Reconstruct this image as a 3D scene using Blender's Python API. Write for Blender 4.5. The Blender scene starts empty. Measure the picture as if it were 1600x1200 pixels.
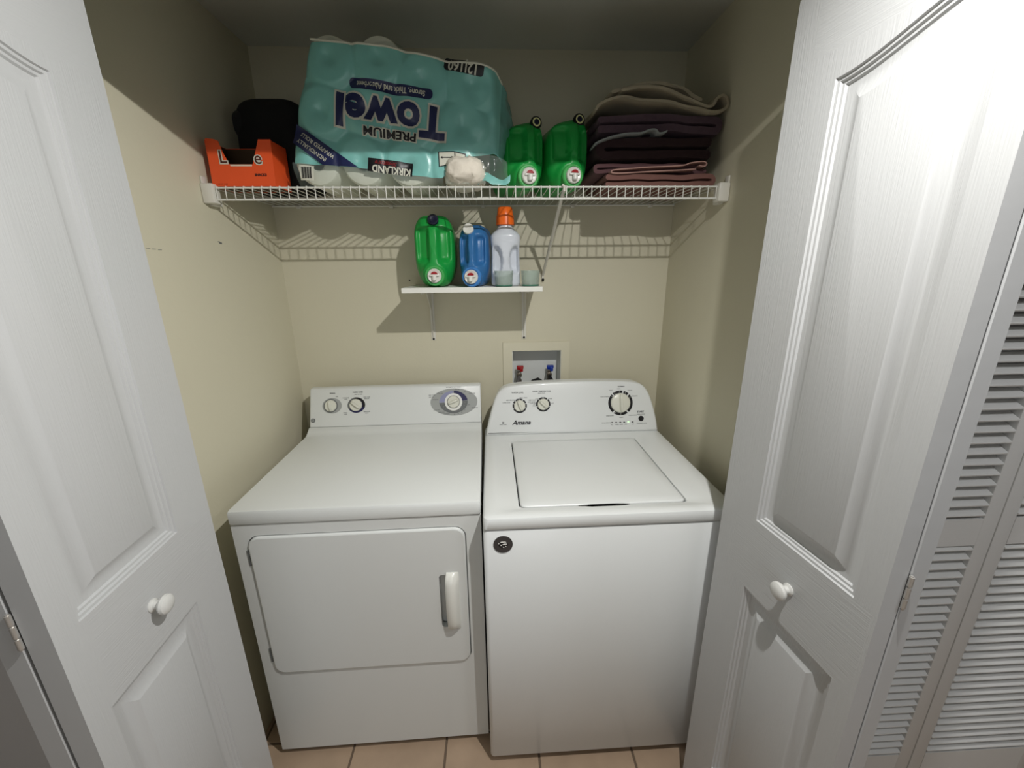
import bpy, bmesh, math, random
from mathutils import Vector, Matrix, noise
from math import sin, cos, pi, sqrt, radians
random.seed(7)
S = bpy.context.scene
C = S.collection

# ---------------------------------------------------------------- camera
PITCH, ROLL, YAW = 0.2812, -0.0102, 0.0430
cam_d = bpy.data.cameras.new('camera'); cam = bpy.data.objects.new('camera', cam_d); C.objects.link(cam)
fwd = Vector((sin(YAW)*cos(PITCH), cos(YAW)*cos(PITCH), -sin(PITCH)))
rt = Vector((cos(YAW), -sin(YAW), 0)); up = rt.cross(fwd)
r_ = rt*cos(ROLL)+up*sin(ROLL); u_ = -rt*sin(ROLL)+up*cos(ROLL)
m = Matrix((( r_.x, u_.x, -fwd.x, 0.8331), (r_.y, u_.y, -fwd.y, -1.7168), (r_.z, u_.z, -fwd.z, 1.5635), (0, 0, 0, 1)))
cam.matrix_world = m
cam_d.sensor_fit = 'HORIZONTAL'; cam_d.sensor_width = 36; cam_d.lens = 633.99/1600*36; cam_d.clip_start = .02
S.camera = cam

# ---------------------------------------------------------------- world, light, exposure
w = bpy.data.worlds.new('world'); S.world = w; w.use_nodes = True
w.node_tree.nodes['Background'].inputs[0].default_value = (.9, .95, 1, 1)
w.node_tree.nodes['Background'].inputs[1].default_value = .02
def lamp(name, kind, loc, power, size, col=(1, 1, 1), rot=(0, 0, 0)):
    d = bpy.data.lights.new(name, kind); d.energy = power; d.color = col
    if kind == 'POINT': d.shadow_soft_size = size
    else: d.shape = 'DISK'; d.size = size; d.spread = radians(180)
    o = bpy.data.objects.new(name, d); C.objects.link(o); o.location = loc; o.rotation_euler = rot
    return o
# the small downward ceiling lamp just outside the closet (with the little that leaks sideways), and a broad unseen fill light added in the hall, set to suit the louver shading
lamp('ceiling_lamp_down', 'AREA', (1.20, -1.36, 2.17), 19.0, .025, (1, .985, .96), (0, radians(24), 0))
lamp('ceiling_lamp_side', 'POINT', (1.20, -1.36, 2.16), 1.2, .012, (1, .985, .96))
lamp('hall_fill_light', 'AREA', (2.10, -1.85, 2.28), 8.5, .35, (.96, .97, 1))
# added cool fill from the hall's far end, lifting the shaded shelves
lamp('hall_front_fill', 'AREA', (.75, -3.15, 1.35), 4.5, 1.1, (.93, .97, 1), (radians(90), 0, 0))
S.view_settings.view_transform = 'Standard'; S.view_settings.look = 'None'
S.view_settings.gamma = 1; S.view_settings.use_curve_mapping = False
S.view_settings.exposure = 0.0

# ---------------------------------------------------------------- materials
def lin(c):
    return tuple((x/12.92 if x <= .04045 else ((x+.055)/1.055)**2.4) for x in c)
def mat(name, rgb, rough=.5, metal=0, bump=0, bscale=200, var=0, vscale=6, coat=0, stretch=None, alpha=1, trans=0, emit=0, spec=.5):
    m = bpy.data.materials.new(name); m.use_nodes = True; nt = m.node_tree; b = nt.nodes['Principled BSDF']
    col = lin(rgb)+(1,)
    b.inputs['Base Color'].default_value = col; b.inputs['Roughness'].default_value = rough
    b.inputs['Metallic'].default_value = metal; b.inputs['Coat Weight'].default_value = coat
    b.inputs['Specular IOR Level'].default_value = spec
    b.inputs['Alpha'].default_value = alpha; b.inputs['Transmission Weight'].default_value = trans
    if emit: b.inputs['Emission Color'].default_value = col; b.inputs['Emission Strength'].default_value = emit
    tc = nt.nodes.new('ShaderNodeTexCoord'); mp = nt.nodes.new('ShaderNodeMapping')
    nt.links.new(tc.outputs['Object'], mp.inputs[0])
    if stretch: mp.inputs['Scale'].default_value = stretch
    if bump:
        n = nt.nodes.new('ShaderNodeTexNoise'); n.inputs['Scale'].default_value = bscale; n.inputs['Detail'].default_value = 3
        nt.links.new(mp.outputs[0], n.inputs[0])
        bp = nt.nodes.new('ShaderNodeBump'); bp.inputs['Strength'].default_value = bump; bp.inputs['Distance'].default_value = .001
        nt.links.new(n.outputs[0], bp.inputs['Height']); nt.links.new(bp.outputs[0], b.inputs['Normal'])
    if var:
        n = nt.nodes.new('ShaderNodeTexNoise'); n.inputs['Scale'].default_value = vscale; n.inputs['Detail'].default_value = 5
        nt.links.new(mp.outputs[0], n.inputs[0])
        mx = nt.nodes.new('ShaderNodeMix'); mx.data_type = 'RGBA'
        mx.inputs[6].default_value = tuple(max(0, x*(1-var)) for x in col[:3])+(1,)
        mx.inputs[7].default_value = tuple(min(1, x*(1+var)) for x in col[:3])+(1,)
        nt.links.new(n.outputs[0], mx.inputs[0]); nt.links.new(mx.outputs[2], b.inputs['Base Color'])
    return m
M = {}
M['wall'] = mat('wall_paint', (.81, .79, .70), .6, bump=.35, bscale=90, var=.03, vscale=3)
M['ceil'] = mat('ceiling_paint', (.80, .81, .78), .8, bump=.5, bscale=60)
M['hall'] = mat('hall_paint', (.78, .78, .78), .7, bump=.3, bscale=90)
M['white'] = mat('appliance_enamel', (.86, .87, .865), .32, bump=.12, bscale=420, coat=.2)
M['dwhite'] = mat('dryer_enamel', (.845, .855, .845), .34, bump=.12, bscale=420, coat=.2)
M['plastic'] = mat('white_plastic', (.87, .87, .84), .3)
M['dknob'] = mat('door_knob_paint', (.80, .80, .785), .25)
M['knob'] = mat('knob_plastic', (.84, .84, .79), .28)
M['gapdark'] = mat('dark_gap', (.10, .10, .11), .8)
M['black'] = mat('black_print', (.06, .06, .08), .4)
M['grey'] = mat('grey_print', (.62, .63, .62), .4)
M['midgrey'] = mat('mid_grey_print', (.40, .41, .41), .4)
M['navy'] = mat('navy_print', (.12, .12, .30), .4)
M['lilac'] = mat('lilac_print', (.55, .56, .68), .4)
M['whiteprint'] = mat('white_print', (.90, .90, .88), .4)
M['led'] = mat('green_led', (.75, 1, .70), .4, emit=1.2)
M['wire'] = mat('coated_wire', (.88, .88, .85), .35)
M['bracket'] = mat('bracket_paint', (.85, .84, .80), .4)
M['board'] = mat('shelf_board', (.90, .90, .87), .45, bump=.2, bscale=150)
M['screw'] = mat('dark_screw', (.08, .07, .07), .4, metal=.5)
M['chrome'] = mat('hinge_metal', (.80, .79, .77), .28, metal=.7)
M['brass'] = mat('tarnished_brass', (.45, .42, .38), .35, metal=.8)
M['red'] = mat('red_plastic', (.62, .06, .08), .35)
M['blueh'] = mat('blue_plastic', (.05, .20, .60), .35)
M['boxin'] = mat('outlet_box_plastic', (.84, .85, .84), .5)
M['hose'] = mat('black_rubber', (.07, .07, .08), .5)
M['hoseg'] = mat('grey_rubber', (.35, .34, .34), .5)
M['green'] = mat('green_jug_plastic', (.10, .60, .25), .38, var=.06, vscale=20, spec=.4)
M['green_soft'] = mat('green_collar_plastic', (.25, .66, .32), .4)
M['blue'] = mat('blue_jug_plastic', (.20, .43, .65), .36, spec=.4)
M['blue_soft'] = mat('blue_collar_plastic', (.25, .50, .76), .4)
M['capnavy'] = mat('navy_cap', (.05, .06, .17), .35)
M['capblack'] = mat('black_cap_ring', (.04, .05, .06), .35)
M['yellowring'] = mat('pale_cap_ring', (.86, .86, .62), .45)
M['tapred'] = mat('tap_red', (.60, .05, .07), .35)
M['bottle'] = mat('pearl_bottle_plastic', (.80, .82, .85), .28, coat=.3)
M['orange'] = mat('orange_cap_plastic', (.94, .42, .12), .3)
M['cup'] = None
M['card'] = mat('orange_card', (.90, .33, .13), .55, var=.05, vscale=30)
M['cardin'] = mat('brown_card', (.30, .22, .14), .8)
M['cardwhite'] = mat('card_edge', (.85, .80, .72), .7)
M['darkprint'] = mat('brown_print', (.30, .10, .05), .6)
M['bag'] = mat('black_fleece', (.035, .035, .04), .95, bump=.8, bscale=300)
M['baggrey'] = mat('dark_grey_knit', (.10, .10, .11), .95, bump=.9, bscale=120)
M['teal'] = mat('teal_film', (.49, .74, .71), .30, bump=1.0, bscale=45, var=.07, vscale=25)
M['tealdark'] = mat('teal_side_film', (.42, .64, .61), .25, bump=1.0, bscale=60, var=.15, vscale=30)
M['cream'] = mat('cream_print', (.80, .80, .74), .45)
M['inkblue'] = mat('deep_blue_print', (.10, .13, .30), .4)
M['inkblack'] = mat('black_label_print', (.05, .05, .07), .4)
M['inkred'] = mat('red_print', (.50, .08, .10), .4)
M['paper'] = mat('tissue_paper', (.87, .84, .78), .9, bump=.9, bscale=160)
M['paperw'] = mat('roll_wrap', (.86, .86, .80), .55, bump=.5, bscale=80)
M['t_beige'] = mat('beige_throw', (.68, .64, .55), .95, bump=1, bscale=500, var=.10, vscale=14)
M['t_purple'] = mat('plum_towel', (.33, .26, .30), .95, bump=1, bscale=500, var=.15, vscale=60)
M['t_dark'] = mat('maroon_towel', (.18, .11, .12), .95, bump=1, bscale=500, var=.15, vscale=60)
M['t_plum'] = mat('plum_brown_towel', (.36, .25, .26), .95, bump=1, bscale=500, var=.12, vscale=60)
M['t_brown'] = mat('rose_brown_towel', (.47, .33, .30), .95, bump=1, bscale=500, var=.12, vscale=60)
M['t_pink'] = mat('pale_pink_hem', (.66, .52, .48), .9, bump=.6, bscale=400)
M['t_grey'] = mat('grey_cloth', (.55, .57, .57), .9, bump=.7, bscale=400)
M['badge'] = mat('badge_grey', (.24, .23, .23), .4)
M['grout'] = mat('grout', (.42, .36, .30), .9, bump=.5, bscale=200)
M['tile'] = mat('floor_tile', (.66, .57, .48), .45, bump=.4, bscale=60, var=.22, vscale=9)

def clear_mat(name, rgb, mixf, rough=.1):
    m = bpy.data.materials.new(name); m.use_nodes = True; nt = m.node_tree; b = nt.nodes['Principled BSDF']
    b.inputs['Base Color'].default_value = lin(rgb)+(1,); b.inputs['Roughness'].default_value = rough
    t = nt.nodes.new('ShaderNodeBsdfTransparent'); t.inputs[0].default_value = (.97, .98, .97, 1)
    mx = nt.nodes.new('ShaderNodeMixShader'); mx.inputs[0].default_value = mixf
    nt.links.new(t.outputs[0], mx.inputs[1]); nt.links.new(b.outputs[0], mx.inputs[2])
    nt.links.new(mx.outputs[0], nt.nodes['Material Output'].inputs[0]); return m
M['cup'] = clear_mat('frosted_cup', (.70, .76, .72), .42, .25)
M['cupbase'] = clear_mat('green_tinted_cup_base', (.30, .50, .42), .8, .25)
M['film'] = clear_mat('clear_film', (.75, .82, .80), .14, .12)

# embossed wood-grain door paint: grain runs up the stiles and panels, across the rails
def door_mat(name, rgb, rails):
    m = mat(name, rgb, .38, coat=.15); nt = m.node_tree; b = nt.nodes['Principled BSDF']
    tc = nt.nodes.new('ShaderNodeTexCoord'); sep = nt.nodes.new('ShaderNodeSeparateXYZ'); nt.links.new(tc.outputs['Object'], sep.inputs[0])
    def grain(sc):
        mp = nt.nodes.new('ShaderNodeMapping'); mp.inputs['Scale'].default_value = sc; nt.links.new(tc.outputs['Object'], mp.inputs[0])
        n = nt.nodes.new('ShaderNodeTexNoise'); n.inputs['Scale'].default_value = 1; n.inputs['Detail'].default_value = 4
        nt.links.new(mp.outputs[0], n.inputs[0]); return n
    gv = grain((330, 10, 14)); gh = grain((14, 10, 330))
    tot = None
    def math_(op, a, bb):
        k = nt.nodes.new('ShaderNodeMath'); k.operation = op
        for i, x in enumerate((a, bb)):
            if isinstance(x, (int, float)): k.inputs[i].default_value = x
            else: nt.links.new(x, k.inputs[i])
        return k.outputs[0]
    for z0, z1 in rails:
        f = math_('MULTIPLY', math_('GREATER_THAN', sep.outputs[2], z0), math_('LESS_THAN', sep.outputs[2], z1))
        tot = f if tot is None else math_('ADD', tot, f)
    fx = math_('MULTIPLY', math_('GREATER_THAN', sep.outputs[0], .05), math_('LESS_THAN', sep.outputs[0], .36))
    tot = math_('MULTIPLY', tot, fx)
    mx = nt.nodes.new('ShaderNodeMix'); mx.data_type = 'FLOAT'
    nt.links.new(tot, mx.inputs[0]); nt.links.new(gv.outputs[0], mx.inputs[2]); nt.links.new(gh.outputs[0], mx.inputs[3])
    bp = nt.nodes.new('ShaderNodeBump'); bp.inputs['Strength'].default_value = .42; bp.inputs['Distance'].default_value = .0012
    nt.links.new(mx.outputs[0], bp.inputs['Height']); nt.links.new(bp.outputs[0], b.inputs['Normal'])
    return m
M['doorL'] = door_mat('door_paint_one', (.725, .73, .73), [(.862, 1.043), (1.88, 2.1)])
M['doorR'] = door_mat('door_paint_two', (.725, .73, .73), [(.842, 1.018), (1.90, 2.1)])
M['louver'] = mat('louver_paint', (.83, .83, .82), .45, bump=.4, bscale=60, stretch=(1, 1, 12))

# ---------------------------------------------------------------- mesh helpers
def link(name, me, mats, parent=None, angle=35):
    o = bpy.data.objects.new(name, me); C.objects.link(o)
    for x in (mats if isinstance(mats, (list, tuple)) else [mats]): me.materials.append(x)
    for p in me.polygons: p.use_smooth = True
    me.set_sharp_from_angle(angle=radians(angle))
    if parent: o.parent = parent
    return o
def done(name, bm, mats, parent=None, angle=35, norm=True):
    if norm: bmesh.ops.recalc_face_normals(bm, faces=bm.faces[:])
    me = bpy.data.meshes.new(name); bm.to_mesh(me); bm.free()
    return link(name, me, mats, parent, angle)
def thing(name, label, cat, loc=(0, 0, 0), rz=0, group=None):
    o = bpy.data.objects.new(name, None); C.objects.link(o); o.empty_display_size = .05
    o.location = loc; o.rotation_euler = (0, 0, rz); o['label'] = label; o['category'] = cat
    if group: o['group'] = group
    return o
def tag(o, label, cat, group=None):
    o['label'] = label; o['category'] = cat
    if group: o['group'] = group
    return o
def struct(o):
    o['kind'] = 'structure'; return o
def N(): return bmesh.new()
def merge(bm, b2, mi=0, mtx=None):
    if mtx is not None: bmesh.ops.transform(b2, matrix=mtx, verts=b2.verts[:])
    for f in b2.faces: f.material_index = mi
    me = bpy.data.meshes.new('tmp'); b2.to_mesh(me); b2.free(); bm.from_mesh(me); bpy.data.meshes.remove(me)
def box(bm, x0, x1, y0, y1, z0, z1, bev=0, seg=2, mi=0, mtx=None):
    b = N(); bmesh.ops.create_cube(b, size=1)
    bmesh.ops.transform(b, matrix=Matrix.Translation(((x0+x1)/2, (y0+y1)/2, (z0+z1)/2)) @ Matrix.Diagonal((x1-x0, y1-y0, z1-z0, 1)), verts=b.verts[:])
    if bev: bmesh.ops.bevel(b, geom=b.edges[:], offset=bev, segments=seg, affect='EDGES', profile=.5, clamp_overlap=True)
    merge(bm, b, mi, mtx)
def loft(bm, rings, cap0=True, cap1=True, mi=0, closed=True):
    vs = [[bm.verts.new(p) for p in r] for r in rings]
    n = len(vs[0])
    for a, b in zip(vs, vs[1:]):
        for i in range(n if closed else n-1):
            j = (i+1) % n
            f = bm.faces.new((a[i], a[j], b[j], b[i])); f.material_index = mi
    if cap0: bm.faces.new(vs[0][::-1]).material_index = mi
    if cap1: bm.faces.new(vs[-1]).material_index = mi
    return vs
def tube(bm, pts, r, n=8, mi=0, caps=True):
    pts = [Vector(p) for p in pts]; rings = []
    for i, p in enumerate(pts):
        d = (pts[min(i+1, len(pts)-1)]-pts[max(i-1, 0)]).normalized()
        a = Vector((0, 0, 1)) if abs(d.z) < .9 else Vector((1, 0, 0))
        u = d.cross(a).normalized(); v = d.cross(u)
        if rings:                                    # keep the frame from twisting
            u = (pu-d*pu.dot(d)).normalized(); v = d.cross(u)
        pu = u
        rr = r[i] if isinstance(r, (list, tuple)) else r
        rings.append([p+(u*cos(2*pi*k/n)+v*sin(2*pi*k/n))*rr for k in range(n)])
    loft(bm, rings, caps, caps, mi)
def lathe(bm, prof, o, ax, n=32, mi=0):
    """prof: (radius, distance along axis)."""
    o = Vector(o); ax = Vector(ax).normalized(); a = Vector((0, 0, 1)) if abs(ax.z) < .9 else Vector((1, 0, 0))
    u = ax.cross(a).normalized(); v = ax.cross(u)
    rings = [[o+ax*h+(u*cos(2*pi*k/n)+v*sin(2*pi*k/n))*max(r, 1e-5) for k in range(n)] for r, h in prof]
    loft(bm, rings, True, True, mi)
def rrect(x0, x1, y0, y1, r, n=6, m=1):
    """rounded rectangle, CCW, same point count whatever the size; m = pieces per straight side"""
    P = []
    cs = [(x1-r, y0+r, -pi/2), (x1-r, y1-r, 0), (x0+r, y1-r, pi/2), (x0+r, y0+r, pi)]
    for k, (cx, cy, a) in enumerate(cs):
        arc = [(cx+r*cos(a+pi/2*i/n), cy+r*sin(a+pi/2*i/n)) for i in range(n+1)]
        P += arc
        nx, ny, na = cs[(k+1) % 4]
        q = (nx+r*cos(na), ny+r*sin(na)); e = arc[-1]
        for i in range(1, m): P.append((e[0]+(q[0]-e[0])*i/m, e[1]+(q[1]-e[1])*i/m))
    return P
def offset_poly(P, d):
    """inward offset of a CCW polygon"""
    n = len(P); out = []
    for i in range(n):
        p0, p1, p2 = Vector(P[i-1]), Vector(P[i]), Vector(P[(i+1) % n])
        a = (p1-p0).normalized(); b = (p2-p1).normalized()
        na = Vector((-a.y, a.x)); nb = Vector((-b.y, b.x)); mm = (na+nb); mm = mm/max(mm.dot(na), .2)
        q = p1+mm*d; out.append((q.x, q.y))
    return out
def plate(bm, outer, holes, y0, y1, T=lambda s, y, z: (s, y, z), back=True, mi=0):
    """a plate in the x-z plane with holes; outer/holes are (x, z) loops"""
    for yy in ((y0, y1) if back else (y0,)):
        ed = []
        for L in [outer]+holes:
            vs = [bm.verts.new(T(p[0], yy, p[1])) for p in L]
            for i in range(len(vs)): ed.append(bm.edges.new((vs[i], vs[(i+1) % len(vs)])))
        r = bmesh.ops.triangle_fill(bm, edges=ed, use_beauty=True)
        for g in r['geom']:
            if isinstance(g, bmesh.types.BMFace): g.material_index = mi
    for L in [outer]+holes:
        loft(bm, [[T(p[0], y0, p[1]) for p in L], [T(p[0], y1, p[1]) for p in L]], False, False, mi)
    bmesh.ops.remove_doubles(bm, verts=bm.verts[:], dist=1e-6)
def text_bm(s, size, off=0, shear=0, ext=0, align='CENTER', space=1.0, res=3, xs=1.0):
    cu = bpy.data.curves.new('txt', 'FONT'); cu.body = s; cu.size = size; cu.offset = off; cu.shear = shear; cu.extrude = ext
    cu.align_x = align; cu.align_y = 'CENTER'; cu.space_character = space; cu.resolution_u = res
    o = bpy.data.objects.new('txt', cu); C.objects.link(o)
    dg = bpy.context.evaluated_depsgraph_get(); dg.update()
    me = bpy.data.meshes.new_from_object(o.evaluated_get(dg)); b = N(); b.from_mesh(me)
    for v in b.verts: v.co.x *= xs
    bpy.data.objects.remove(o); bpy.data.curves.remove(cu); bpy.data.meshes.remove(me)
    return b
class Plane:
    """a flat face to lay printing and knobs on: origin, right, up; outwards = right x up"""
    def __init__(s, o, u, v): s.o, s.u, s.v = Vector(o), Vector(u).normalized(), Vector(v).normalized(); s.n = s.u.cross(s.v)
    def p(s, a, b, c=0): return s.o+s.u*a+s.v*b+s.n*c
    def mtx(s, a, b, c=0, rot=0):
        m = Matrix.Identity(4); r = Matrix.Rotation(rot, 4, 'Z')
        for i, q in enumerate((s.u, s.v, s.n)): m.col[i][:3] = q
        m.col[3][:3] = s.p(a, b, c); return m @ r
    def text(s, bm, txt, a, b, size, c=.0006, rot=0, mi=0, **k): merge(bm, text_bm(txt, size, **k), mi, s.mtx(a, b, c, rot))
    def ring(s, bm, a, b, r0, r1, c0, c1, a0=0, a1=360, k=1.0, n=48, mi=0):
        """flat elliptical ring sector; k = height/width"""
        full = a1-a0 >= 360; R = lambda r, c: [s.p(a+r*cos(radians(a0+(a1-a0)*i/n)), b+k*r*sin(radians(a0+(a1-a0)*i/n)), c) for i in range(n+(0 if full else 1))]
        if r0 <= 0: loft(bm, [R(r1, c0), R(r1, c1)], True, True, mi)
        else: loft(bm, [R(r0, c0), R(r1, c0), R(r1, c1), R(r0, c1), R(r0, c0)], False, False, mi, closed=full)

# ---------------------------------------------------------------- the setting
W_, H_ = 1.558, 2.308
# floor: grout bed with single tiles in one mesh
bm = N(); box(bm, -1.6, 3.6, -3.2, .12, -.08, -.003, mi=0)
PT = .3125
for i in range(-5, 10):
    for j in range(-8, 3):
        x0 = .3265+i*PT; y0 = -.9975+j*PT
        x1, y1 = x0+PT, y0+PT
        if x0 > 3.5 or x1 < -1.6 or y0 > -.01: continue
        box(bm, x0+.0035, x1-.0035, y0+.0035, min(y1-.0035, .1), -.004, 0, .0015, 1, mi=1)
struct(done('floor', bm, [M['grout'], M['tile']]))
bm = N(); box(bm, -1.6, 3.6, -3.2, .12, H_, H_+.1); struct(done('ceiling', bm, M['ceil']))
# back wall with the opening for the supply box
OX0, OX1, OZ0, OZ1 = .908, 1.122, 1.035, 1.217
bm = N(); plate(bm, [(-.12, -.05), (W_+.12, -.05), (W_+.12, H_+.05), (-.12, H_+.05)], [[(OX0, OZ0), (OX1, OZ0), (OX1, OZ1), (OX0, OZ1)]], 0, .12)
struct(done('wall_back', bm, M['wall']))
bm = N(); box(bm, -.12, 0, -.80, .05, -.05, H_+.05)
# small scuffs on the left wall
box(bm, -.001, .0008, -.366, -.354, 1.640, 1.6445, mi=1); box(bm, -.001, .0006, -.372, -.362, 1.6445, 1.6465, mi=1)
for k in range(7): box(bm, -.001, .0005, -.72+.018*k, -.708+.018*k, 1.6195-.0012*k, 1.6207-.0012*k, mi=1)
struct(done('wall_left', bm, [M['wall'], M['midgrey']]))
bm = N(); box(bm, W_, W_+.12, -.80, .05, -.05, H_+.05); struct(done('wall_right', bm, M['wall']))
JL, JR, HB = .045, 1.513, 2.050
bm = N()
plate(bm, [(-1.6, -.05), (3.6, -.05), (3.6, H_+.05), (-1.6, H_+.05)],
      [[(JL, -.04), (JR, -.04), (JR, HB), (JL, HB)], [(1.645, -.04), (3.23, -.04), (3.23, HB), (1.645, HB)]], -.91, -.80)
struct(done('wall_front', bm, M['hall']))
bm = N(); box(bm, -1.6, 3.6, -3.3, -3.2, -.05, H_+.05); struct(done('wall_hall_back', bm, M['hall']))
bm = N(); box(bm, -1.7, -1.6, -3.3, -.8, -.05, H_+.05); struct(done('wall_hall_left', bm, M['hall']))
bm = N(); box(bm, 3.6, 3.7, -3.3, -.8, -.05, H_+.05); struct(done('wall_hall_right', bm, M['hall']))
bm = N(); box(bm, 1.70, 3.6, -.30, -.22, -.05, H_+.05); struct(done('wall_linen_back', bm, M['hall']))
bm = N(); box(bm, JL, JR, -.875, -.835, HB-.022, HB-.0005, .003); struct(done('trim_1', bm, M['bracket']))

# ---------------------------------------------------------------- bifold doors
PROF = [(0, 0), (.0015, .0035), (.006, .004), (.008, .0075), (.012, .008), (.0145, .0115), (.022, .0125), (.030, .0115), (.046, .003), (.049, .002)]
def leaf(name, L, th, z0, z1, fns, m, parent):
    """front face at y=0 looking along -y; x along the leaf; fns(d) gives a panel outline stepped inward by d"""
    panels = [f(0) for f in fns]
    bm = N(); ed = []
    outer = [(0, z0), (L, z0), (L, z1), (0, z1)]
    loops = [outer]+panels
    for q in loops:
        vs = [bm.verts.new((p[0], 0, p[1])) for p in q]
        for i in range(len(vs)): ed.append(bm.edges.new((vs[i], vs[(i+1) % len(vs)])))
    bmesh.ops.triangle_fill(bm, edges=ed, use_beauty=True)
    for fn in fns:
        loft(bm, [[(p[0], y, p[1]) for p in fn(d)] for d, y in PROF], False, True)
    loft(bm, [[(p[0], 0, p[1]) for p in outer], [(p[0], th, p[1]) for p in outer]], False, True)
    bmesh.ops.remove_doubles(bm, verts=bm.verts[:], dist=1e-6)
    return done(name, bm, m, parent, 22)
def arch_panel(s0, s1, zb, zc, rise, flip=False, n=20):
    def fn(d):
        top = []
        for i in range(n+1):
            x = s0+d+(s1-s0-2*d)*i/n; t = (x-s0)/(s1-s0); k = t*t*(3-2*t); sl = rise*6*t*(1-t)/(s1-s0)
            top.append((x, zc+rise*k-d*sqrt(1+sl*sl)))
        P = [(s0+d, zb+d), (s1-d, zb+d)]+top[::-1]
        return [(.368-x, z) for x, z in P][::-1] if flip else P
    return fn
def rect_panel(s0, s1, z0, z1, flip=False):
    def fn(d):
        P = [(s0+d, z0+d), (s1-d, z0+d), (s1-d, z1-d), (s0+d, z1-d)]
        return [(.368-x, z) for x, z in P][::-1] if flip else P
    return fn
def knob_bm(x, z):
    bm = N(); lathe(bm, [(.0, 0), (.0125, 0), (.0125, .002), (.0085, .005), (.0075, .011), (.0095, .015), (.0165, .018), (.0185, .022), (.0175, .027), (.013, .0305), (.006, .032), (0, .0323)], (x, 0, z), (0, -1, 0)); return bm
def hinge_bm(p, dirv, zc):
    bm = N()
    for k, (a, b) in enumerate(((-.030, -.013), (-.010, .009), (.012, .029))):
        tube(bm, [Vector(p)+Vector((0, 0, zc+a)), Vector(p)+Vector((0, 0, zc+b))], .0036, 12)
    tube(bm, [Vector(p)+Vector((0, 0, zc-.033)), Vector(p)+Vector((0, 0, zc+.031))], .0022, 8)
    return bm
LL, TH, ZT = .368, .035, 2.012
def bifold(name, label, origin, th, flip, zo, m, knob_s, B):
    d = thing(name, label, 'door', origin, th); d['kind'] = 'structure'
    zs = zo
    up_ = arch_panel(.104, .328, 1.020+zs, 1.855+zs*.0, .052, flip)
    lo = rect_panel(.104, .328, .238+zs, .843+zs, flip)
    f = leaf('door_leaf', LL, TH, .012, ZT, [up_, lo], m, d)
    done('knob', knob_bm(LL-knob_s if flip else knob_s, .932+zs), M['dknob'], f)
    # the other leaf folded behind, toward the pivot at the jamb
    bm = N(); b2 = N(); box(b2, 0, LL, 0, TH, .012, ZT, .0015, 1); merge(bm, b2, 0, B); done('door_leaf', bm, m, d)
    return d
# first door: origin at the fold, local x runs back to the far edge
aL = math.atan2(.998, -.064)
BL = Matrix.Translation((0, TH+.006, 0)) @ Matrix.Rotation(radians(-1.0), 4, 'Z')
d1 = bifold('door_1', 'white folded bifold door with white knob beside the dryer', (.163+.064*LL, -.86-.998*LL, 0), aL, True, .023, M['doorL'], .205, BL)
aR = math.atan2(-.993, .120)
BR = Matrix.Translation((LL, TH+.006, 0)) @ Matrix.Rotation(radians(180+1.6), 4, 'Z') @ Matrix.Translation((0, -TH, 0))
d2 = bifold('door_2', 'white folded bifold door with white knob beside the washer', (1.390, -.86, 0), aR, False, 0, M['doorR'], .212, BR)
for d, x in ((d1, -.0035), (d2, LL+.0035)):
    for zc in (1.035+(.0 if d is d1 else .0), .25, 1.82):
        zz = {d1: {1.035: 1.076}, d2: {1.035: 1.066}}[d].get(zc, zc)
        done('hinge', hinge_bm((x, TH+.003, 0), None, zz), M['chrome'], d)

# louvered bifold of the neighbouring closet
d3 = thing('door_3', 'white louvered bifold door of the neighbouring closet', 'door', (1.648, -.92, 0)); d3['kind'] = 'structure'
def louver_leaf(x0):
    Wd = .396; bm = N(); st = .040
    box(bm, x0, x0+st, 0, .028, .012, 2.015, .003); box(bm, x0+Wd-st, x0+Wd, 0, .028, .012, 2.015, .003)
    for a, b in ((.012, .163), (.893, .968), (1.915, 2.015)): box(bm, x0+st, x0+Wd-st, .0005, .0275, a, b)
    f = done('louver_leaf', bm, M['louver'], d3)
    bm = N()
    z = .163+.0165
    zz = []
    while z < .89: zz.append(z); z += .0272
    z = .968+.0165
    while z < 1.91: zz.append(z); z += .0272
    for z in zz:
        mt = Matrix.Translation((x0+Wd/2, .013, z)) @ Matrix.Rotation(radians(27), 4, 'X')
        box(bm, -(Wd/2-st), Wd/2-st, -.0155, .0155, -.0032, .0032, .0015, 1, mtx=mt)
    done('slats', bm, M['louver'], f)
for k in range(4): louver_leaf(k*.3985)

# ---------------------------------------------------------------- dryer
dr = thing('clothes_dryer', 'white front-loading clothes dryer with square door and side handle', 'dryer', (.0982, -.7207, 0), .0187)
WD = .686
bm = N()
hole = rrect(.0345, .6415, .3580, .8535, .035, 8)
plate(bm, [(0, .025), (WD, .025), (WD, .889), (0, .889)], [hole], 0, .018)
box(bm, 0, WD, .0181, .648, .025, .889, .002, 1)
done('cabinet', bm, M['dwhite'], dr)
for x in (.05, WD-.05):
    for y in (.06, .60): bm = N(); lathe(bm, [(.018, 0), (.020, .004), (.012, .008), (.008, .027)], (x, y, 0), (0, 0, 1), 16); done('foot', bm, M['gapdark'], dr)
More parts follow.
